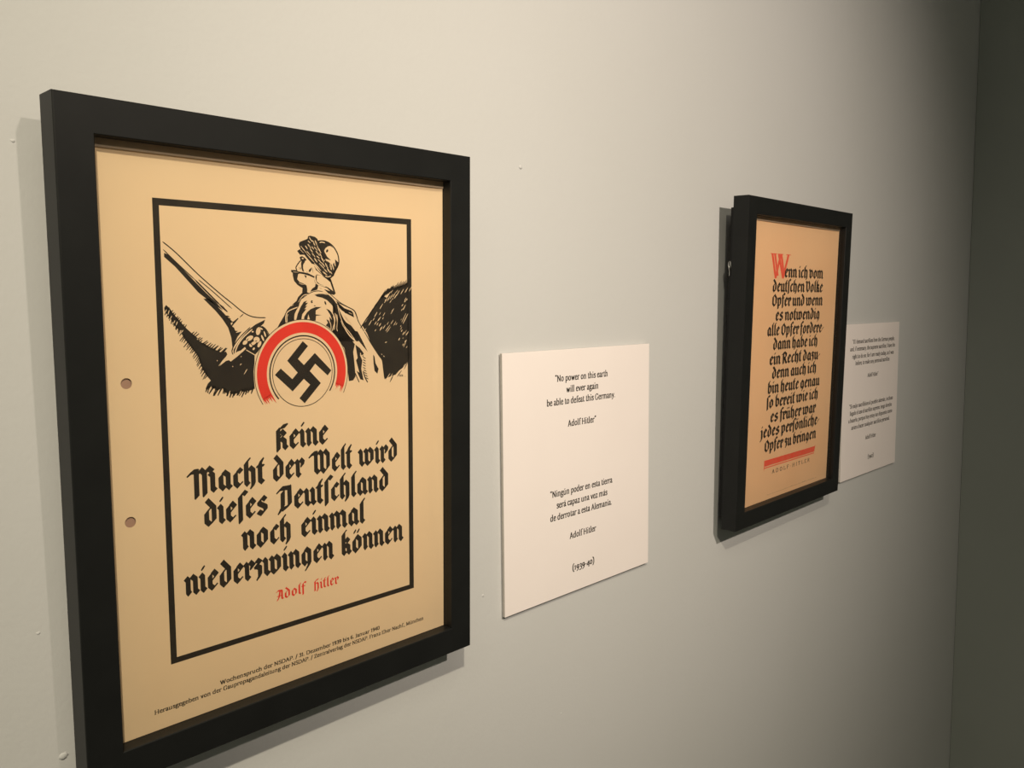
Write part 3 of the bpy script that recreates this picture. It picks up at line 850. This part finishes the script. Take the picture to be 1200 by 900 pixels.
class Sheet:
    """collects flat print in millimetres on a plane of a thing and links it as one mesh"""
    def __init__(self, y):
        self.y = y
        self.v, self.f = [], []

    def tris(self, vs, fs, layer=1):
        o = len(self.v)
        yy = self.y - 0.00003 * layer
        self.v += [(x / 1000, yy, z / 1000) for x, z in vs]
        for f in fs:
            a, b, c = (vs[f[0]], vs[f[1]], vs[f[2]])
            area = (b[0] - a[0]) * (c[1] - a[1]) - (b[1] - a[1]) * (c[0] - a[0])
            f = tuple(f) if area > 0 else tuple(f)[::-1]
            self.f.append(tuple(i + o for i in f))

    def polys(self, ps, layer=1):
        vs, fs = union(ps)
        self.tris(vs, fs, layer)

    def text(self, s, x0, x1, base, xh, font, pen, unit, serif_t=3.5, layer=1, track=0.0):
        """x0..x1 and the baseline in mm; xh mm is the height that «unit» glyph units get"""
        items, x = [], 0.0
        for ch in s:
            adv, polys = glyph(font[ch], pen, serif_t)
            items.append((x, polys))
            x += adv + track
        lo = min(px + gx for gx, ps in items for p in ps for px, _ in p)
        hi = max(px + gx for gx, ps in items for p in ps for px, _ in p)
        k = (x1 - x0) / (hi - lo)
        kz = xh / unit
        for gx, ps in items:
            if ps:
                vs, fs = union(ps)
                self.tris([(x0 + (px + gx - lo) * k, base + pz * kz) for px, pz in vs], fs, layer)

    def build(self, name, m, parent, label=None):
        me = bpy.data.meshes.new(name)
        me.from_pydata(self.v, [], self.f)
        o = link(name, me, m, parent)
        if label:
            o['label'] = label
        return o


def ribbon(ps, wd):
    """outline pieces of a drawn line with slightly tapered ends"""
    out = []
    n = len(ps)
    L, R = [], []
    for i, p in enumerate(ps):
        a, b = ps[max(i - 1, 0)], ps[min(i + 1, n - 1)]
        dx, dy = b[0] - a[0], b[1] - a[1]
        l = math.hypot(dx, dy) or 1
        k = wd / 2 * (0.45 if i in (0, n - 1) else 1.0)
        L.append((p[0] - dy / l * k, p[1] + dx / l * k))
        R.append((p[0] + dy / l * k, p[1] - dx / l * k))
    for i in range(n - 1):
        out.append([L[i], L[i + 1], R[i + 1], R[i]])
    return out


def arc(cx, cy, r0, r1, a0, a1, n=72):
    """ring sector as quads, radii given at the start and end edge"""
    out = []
    for i in range(n):
        p = [math.radians(a0 + (a1 - a0) * t / n) for t in (i, i + 1)]
        out.append([(cx + r * math.cos(t), cy + r * math.sin(t)) for r, t in ((r0, p[0]), (r1, p[0]), (r1, p[1]), (r0, p[1]))])
    return out


# ------------------------------------------------------------------ framed sheets
FW, FH, LIP, MOULD = 0.3168, 0.4204, 0.0217, 0.0209
SHEET_IN = 0.011                            # sheet lies this far behind the frame's front


def framed_sheet(loc, lean, turn, depth, holes, paper, label, group, body_t):
    root = bpy.data.objects.new('framed_poster', None)
    COL.objects.link(root)
    root.location = loc
    root.rotation_euler = (math.atan(lean), 0, turn)
    root.empty_display_size = 0.05
    thing(root, label, 'framed poster', group)
    yf, yb = -depth, -depth + MOULD
    # mitred frame: outer and inner loops front and back, front edges eased
    e = 0.0009
    bm = bmesh.new()
    def loop(i, y):
        return [bm.verts.new(c) for c in ((i, y, i), (FW - i, y, i), (FW - i, y, FH - i), (i, y, FH - i))]
    ls = [loop(0, yb), loop(0, yf + e), loop(e * 0.3, yf + e * 0.3), loop(e, yf), loop(LIP - e * 0.6, yf), loop(LIP, yf + e * 0.6),
          loop(LIP, -depth + SHEET_IN + 0.004), loop(LIP, yb)]
    for a, b in zip(ls, ls[1:] + ls[:1]):
        for i in range(4):
            j = (i + 1) % 4
            bm.faces.new((a[i], a[j], b[j], b[i]))
    bmesh.ops.recalc_face_normals(bm, faces=bm.faces)
    from_bm('frame', bm, M['frame'], root)
    # recessed strainer behind the frame
    bm = bmesh.new()
    i0, i1 = 0.0125, 0.034
    y1, y0 = yb, yb + body_t
    for x0, x1, z0, z1 in ((i0, i1, i0, FH - i0), (FW - i1, FW - i0, i0, FH - i0), (i1, FW - i1, i0, i1), (i1, FW - i1, FH - i1, FH - i0)):
        add_box(bm, x0, x1, y1, y0, z0, z1)
    from_bm('strainer', bm, M['body'], root)
    box('backing_board', LIP + 0.0002, FW - LIP - 0.0002, -depth + SHEET_IN + 0.0012, yb - 0.001, LIP + 0.0002, FH - LIP - 0.0002, M['backing'], root)
    # the sheet: triangulated around its punched holes, gently cockled along the edges
    ys = -depth + SHEET_IN
    x0, x1, z0, z1 = LIP * 1000 + .3, (FW - LIP) * 1000 - .3, LIP * 1000 + .3, (FH - LIP) * 1000 - .3
    V = [Vector((x0, z0)), Vector((x1, z0)), Vector((x1, z1)), Vector((x0, z1))]
    faces = [[0, 1, 2, 3]]
    for hx, hz, hr in holes:
        faces.append(list(range(len(V), len(V) + 20)))
        V += [Vector((hx + hr * math.cos(a * math.pi / 10), hz + hr * math.sin(a * math.pi / 10))) for a in range(20)]
    nx, nz = 44, 60
    for i in range(1, nx):
        for j in range(1, nz):
            p = Vector((x0 + (x1 - x0) * i / nx, z0 + (z1 - z0) * j / nz))
            if all((p - Vector((h[0], h[1]))).length > h[2] + 1.0 for h in holes):
                V.append(p)
    r = geometry.delaunay_2d_cdt(V, [], faces, 1, 1e-4)
    vs = r[0]
    fs = []
    for f in r[2]:
        c = sum((vs[i] for i in f), Vector((0, 0))) / len(f)
        if all((c - Vector((h[0], h[1]))).length > h[2] for h in holes):
            a = (vs[f[1]] - vs[f[0]]).cross(vs[f[2]] - vs[f[0]])
            fs.append(tuple(f) if a > 0 else tuple(f)[::-1])
    def cock(v):
        d = max(0.0, 1 - min(v.x - x0, x1 - v.x) / 14)
        e2 = max(0.0, 1 - (z1 - v.y) / 14)
        k = 0.5 * math.sin(v.y / 31 + 1.1) * d + 0.8 * (0.5 + math.sin(v.x / 42 + 0.6)) * e2
        return -0.0009 * max(-1, min(1, k)) * min(1, max(d, e2))
    me = bpy.data.meshes.new('paper_sheet')
    me.from_pydata([(v.x / 1000, ys + cock(v), v.y / 1000) for v in vs], [], fs)
    sheet = link('paper_sheet', me, paper, root, True)
    box('brown_strip', LIP + 0.0002, FW - LIP - 0.0002, ys - 0.0017, ys - 0.0012, FH - LIP - 0.0054, FH - LIP - 0.0001, M['strip_brown'], root)  # dark brown strip across the top of the sheet
    # glass pane just behind the lip
    yg = yf + 0.0035
    me = bpy.data.meshes.new('glass_pane')
    me.from_pydata([(LIP, yg, LIP), (FW - LIP, yg, LIP), (FW - LIP, yg, FH - LIP), (LIP, yg, FH - LIP)], [], [(0, 1, 2, 3)])
    link('glass_pane', me, M['glass'], root)
    return root, sheet, ys


X1, ZB1 = 0.1621, -0.2814 + ZO
X2, ZB2 = 0.9357, -0.2730 + ZO

# ---- the near one: soldier with horn above black lettering
D1 = 0.035
p1, s1, y1 = framed_sheet((X1, 0, ZB1), 0.02215, 0.0, D1, [(37.3, 251.8, 3.4), (36.0, 164.2, 3.4)], M['paper'],
    'large near black frame holding a tan propaganda sheet with soldier, horn and red ringed emblem', 'framed propaganda sheets on the gallery wall', 0.0132)
b = Sheet(y1)
bo, bi = (57.8, 262.6, 63.5, 366.6), 4.5
b.polys([[(bo[0], bo[2]), (bo[1], bo[2]), (bo[1], bo[2] + 3.9), (bo[0], bo[2] + 3.9)], [(bo[0], bo[3] - 4.4), (bo[1], bo[3] - 4.4), (bo[1], bo[3]), (bo[0], bo[3])],
         [(bo[0], bo[2]), (bo[0] + 4.1, bo[2]), (bo[0] + 4.1, bo[3]), (bo[0], bo[3])], [(bo[1] - 4.6, bo[2]), (bo[1], bo[2]), (bo[1], bo[3]), (bo[1] - 4.6, bo[3])]])
b.build('printed_border', M['ink'], s1)
black, cream = Sheet(y1), Sheet(y1)
for ln in ART.strip().split('\n'):
    kind, rest = ln[:2], ln[3:]
    layer = int(kind[1])
    tgt = {1: black, 2: cream, 3: black}[layer]
    if kind[0] == 'P':
        tgt.polys([pts_of(rest)], layer)
    else:
        wd, rest = rest.split(' ', 1)
        ps = pts_of(rest)
        if kind[0] == 'C' and len(ps) > 2:
            ps = cr(ps)
        elif len(ps) == 2:
            ps = [ps[0], tuple(ps[0][j] * .6 + ps[1][j] * .4 for j in (0, 1)), ps[1]]
        tgt.polys(ribbon(ps, float(wd)), layer)
black.build('printed_drawing', M['ink'], s1, 'black ink drawing of a helmeted soldier, a horn and dark hatched masses')
cream.build('drawing_highlights', M['paper'], s1, 'paper coloured highlights left open in the drawing')
# shield with its broken ring and hooked cross, as printed on the sheet
cx, cz = 161.9, 250.6
disc = Sheet(y1)
disc.polys([[(cx + 38.2 * math.cos(math.radians(a)), cz + 38.2 * math.sin(math.radians(a))) for a in range(-22, 206, 4)]], 4)
disc.build('shield_ground', M['paper'], s1, 'paper coloured shield disc')
rg = Sheet(y1)
rnd = random.Random(9)
rg.polys(arc(cx, cz, 29.0, 36.6, -20, 208, 90), 5)
for a0, sgn, lo in ((-20, -1, 0), (208, 1, 0)):
    r = 29.0
    while r < 36.4:
        wdt = rnd.uniform(1.2, 2.2)
        tip = a0 + sgn * (rnd.uniform(2, 9) + (max(0, 33.5 - r) * 2.2 if sgn > 0 else max(0, r - 33) * 1.5))
        P = lambda rr, aa: (cx + rr * math.cos(math.radians(aa)), cz + rr * math.sin(math.radians(aa)))
        rg.polys([hull([P(r, a0 - sgn), P(min(r + wdt, 36.6), a0 - sgn), P(r + wdt * .5, tip)])], 5)
        r += wdt * 0.8
rg.build('red_ring', M['red'], s1, 'broken red ring around the emblem')
ln = Sheet(y1)
ln.polys(arc(cx, cz, 38.15, 38.6, -27, 212, 90), 5)
ln.polys(arc(cx, cz, 26.2, 27.2, -34, 221, 90), 5)
ln.polys(arc(cx, cz, 24.3, 24.8, 0, 180, 60), 5)
ln.polys(arc(cx, cz, 24.3, 24.8, 180, 360, 60), 5)
ln.polys([pts_of(EMBLEM)], 5)
ln.build('emblem_lines', M['ink'], s1, 'black hooked cross and thin circle lines')
# lettering
PEN1 = (18.0, 4.8, math.radians(42))
for s, base in (((("Keine", 138.8, 182.4),), 195.7), ((("Macht", 72.8, 129.5), ("der", 135.7, 161.7), ("Welt", 164.6, 203.2), ("wird", 208.2, 246.3)), 173.8),
                ((("dieſes", 84.0, 130.9), ("Deutſchland", 137.6, 237.3)), 151.1), ((("noch", 109.9, 148.7), ("einmal", 157.5, 214.8)), 128.5),
                ((("niederzwingen", 68.4, 185.5), ("können", 192.2, 252.3)), 106.4)):
    t = Sheet(y1)
    for wd, wa, wc in s:
        t.text(wd, wa, wc, base + 0.6, 13.7, GOTHIC, PEN1, 63.0)
    t.build('lettering_line', M['ink'], s1)
t = Sheet(y1)
t.text("Adolf", 135.4, 161.0, 86.2, 5.6, GOTHIC, (12.5, 4.2, math.radians(42)), 58.0)
t.text("Hitler", 167.2, 189.3, 85.8, 5.6, GOTHIC, (12.5, 4.2, math.radians(42)), 58.0)
t.build('red_signature', M['red'], s1, 'red blackletter signature line')
for s, a, c, base in (("Wochenspruch der NSDAP. / 31. Dezember 1939 bis 6. Januar 1940", 91.0, 227.0, 37.9),
                      ("Herausgegeben von der Gaupropagandaleitung der NSDAP. / Zentralverlag der NSDAP. Franz Eher Nachf., München", 45.8, 272.5, 33.0)):
    t = Sheet(y1)
    t.text(s, a, c, base, 2.1, IMPRINT, (12.5, 7.5, 0.0), 50.0, 6.0)
    t.build('imprint_line', M['ink'], s1)

# ---- the far one: lettering only, red initial and bar
D2 = 0.0359
p2, s2, y2 = framed_sheet((X2, 0, ZB2), 0.02721, 0.0132, D2, [(23.6, 253.2, 1.6), (23.6, 166.5, 1.6)], M['paper_two'],
    'far black frame holding a tan propaganda sheet, all narrow lettering with red initial', 'framed propaganda sheets on the gallery wall', 0.0100)
PEN2 = (17.0, 5.0, math.radians(38))
NARROW = dict(GOTHIC)
NARROW[' '] = '16'
for s, a, c, base in (("enn ich vom", 126.6, 248.7, 322.5), ("deutſchen Volke", 93.4, 249.7, 303.0), ("Opfer und wenn", 93.7, 251.5, 284.0),
                      ("es notwendig", 105.6, 242.7, 264.6), ("alle Opfer fordere-", 83.8, 259.9, 244.8), ("dann habe ich", 102.1, 240.0, 225.8),
                      ("ein Recht dazu-", 94.0, 252.1, 205.8), ("denn auch ich", 102.8, 240.3, 186.8), ("bin heute genau", 92.3, 255.3, 167.0),
                      ("ſo bereit wie ich", 91.0, 250.5, 147.6), ("es früher war", 103.8, 247.4, 127.6), ("jedes perſönliche-", 75.7, 260.9, 108.4),
                      ("Opfer zu bringen", 90.3, 252.1, 88.4)):
    t = Sheet(y2)
    t.text(s, a, c, base + 0.4, 12.3, NARROW, PEN2, 62.0)
    t.build('lettering_line', M['ink'], s2)
t = Sheet(y2)
W = "90;L 8,74 27,2;L 20,74 36,10;L 27,2 46,72;L 38,74 62,2;L 50,74 66,14;L 62,2 84,74;S 14,75,30;S 46,75,26;S 84,75,22"
t.text("W", 83.1, 141.5, 321.2, 32.5, {'W': W}, (8.5, 3.0, 0.0), 76.0, 2.2)
t.build('red_initial', M['orange_red'], s2, 'tall red roman initial letter')
t = Sheet(y2)
t.polys([[(90.9, 77.2), (248.6, 77.0), (251.5, 79.5), (248.6, 68.8), (90.9, 69.0)], [(90.9, 77.2), (90.9, 62.5), (92.6, 66.2), (248.2, 66.2), (248.2, 67.6), (92.3, 67.6), (92.3, 77.2)]])
t.build('red_bar', M['orange_red'], s2, 'red bar with thin underline')
t = Sheet(y2)
t.text("ADOLF·HITLER", 115.3, 233.5, 56.2, 5.2, ROMAN, (12.0, 7.0, 0.0), 68.0, 5.0, 1, 34.0)
t.build('signature_line', M['grey_ink'], s2)
t = Sheet(y2)
t.text("Herausgegeben von der Gaupropagandaleitung der NSDAP. / Zentralverlag der NSDAP. Franz Eher Nachf., München", 104.0, 261.0, 26.5, 1.6, IMPRINT, (9.0, 5.0, 0.0), 50.0, 4.5)
t.build('imprint_line', M['grey_ink'], s2)

# security bracket on the left of the far frame's strainer
def bracket(parent, depth, body_t, z):
    yb = -depth + MOULD
    bm = bmesh.new()
    add_box(bm, 0.0035, 0.0125, yb + 0.0035, yb + 0.0048, z - 0.008, z + 0.008, 0.0004, 1)
    o = from_bm('security_bracket', bm, M['metal'], parent)
    bm = bmesh.new()
    tube(bm, [(0.0085 + 0.0052 * math.sin(a * math.pi / 10) * -1, yb + 0.0052 + 0.0012 * math.sin(a * .7), z + 0.002 + 0.0085 * math.cos(a * math.pi / 10)) for a in range(19)], 0.0006, 8)
    tube(bm, [(0.0030, yb + 0.003, z + 0.010), (0.0060, yb + 0.0028, z + 0.002), (0.0105, yb + 0.003, z - 0.007)], 0.0007, 8)
    w_ = from_bm('wire_loop', bm, M['metal'], o, True)
    return o
bracket(p2, D2, 0.0100, 0.331)


# ------------------------------------------------------------------ caption boards
PW, PH, PT = 0.2372, 0.2561, 0.0032


def caption(x, zb, label, rows, xh):
    root = bpy.data.objects.new('caption_board', None)
    COL.objects.link(root)
    root.location = (x, 0, zb)
    root.empty_display_size = 0.03
    thing(root, label, 'caption board', 'white caption boards on the gallery wall')
    bm = bmesh.new()
    add_box(bm, 0, PW, -0.0052, -0.0052 + PT, 0, PH, 0.0002, 1)
    o = from_bm('board', bm, M['placard'], root)
    o.data.materials.append(M['placard_edge'])
    for f in o.data.polygons:
        if abs(f.normal.y) < 0.5:
            f.material_index = 1
    for px, pz in ((0.03, 0.03), (PW - 0.03, 0.03), (0.03, PH - 0.03), (PW - 0.03, PH - 0.03)):
        box('mounting_pad', px - 0.012, px + 0.012, -0.0052 + PT, -0.0001, pz - 0.012, pz + 0.012, M['placard_edge'], root)
    for s, a, c, base in rows:
        t = Sheet(-0.0052)
        t.text(s, a, c, base, xh, ROMAN, (13.0, 6.2, math.radians(12)), 50.0, 5.0)
        t.build('caption_line', M['ink'], o)
    return root


caption(0.5520, -0.2856 + ZO, 'white caption board between the two frames, short text dated (1939-40)',
        [("“No power on this earth", 74.9, 160.3, 223.9), ("will ever again", 91.9, 144.1, 212.0), ("be able to defeat this Germany.", 62.2, 173.2, 200.1),
         ("Adolf Hitler”", 94.3, 140.5, 176.4), ("“Ningún poder en esta tierra", 66.5, 169.2, 106.1), ("será capaz una vez más", 76.2, 160.0, 93.8),
         ("de derrotar a esta Alemania.", 66.3, 167.6, 81.6), ("Adolf Hitler", 96.5, 140.5, 57.7), ("(1939-40)", 100.7, 137.2, 22.8)], 4.6)
caption(1.3246, -0.2770 + ZO, 'white caption board right of the far frame, partly hidden behind it, with four line texts',
        [("“If I demand sacrifices from the German people,", 33.5, 215.2, 224.3), ("and, if necessary, the supreme sacrifice, I have the", 24.8, 219.5, 212.5),
         ("right to do so, for I am ready today, as I was", 34.1, 214.1, 199.9), ("before, to make any personal sacrifice.", 47.6, 196.1, 188.7),
         ("Adolf Hitler”", 99.1, 145.7, 165.6), ("“Si exijo sacrificios al pueblo alemán, incluso", 27.4, 216.8, 118.0),
         ("llegado el caso el sacrificio supremo, tengo derecho", 30.3, 212.5, 106.2), ("a hacerlo, porque hoy estoy tan dispuesto como", 25.6, 215.6, 94.5),
         ("antes a hacer cualquier sacrificio personal.", 38.0, 204.0, 82.2), ("Adolf Hitler", 97.6, 143.1, 59.2), ("(1942)", 110.5, 135.5, 24.8)], 4.6)

# ------------------------------------------------------------------ marks in the wall paint
for k, (x, z, r, h) in enumerate(WALL_MARKS):
    paint_bump(x, z, r, h, k)
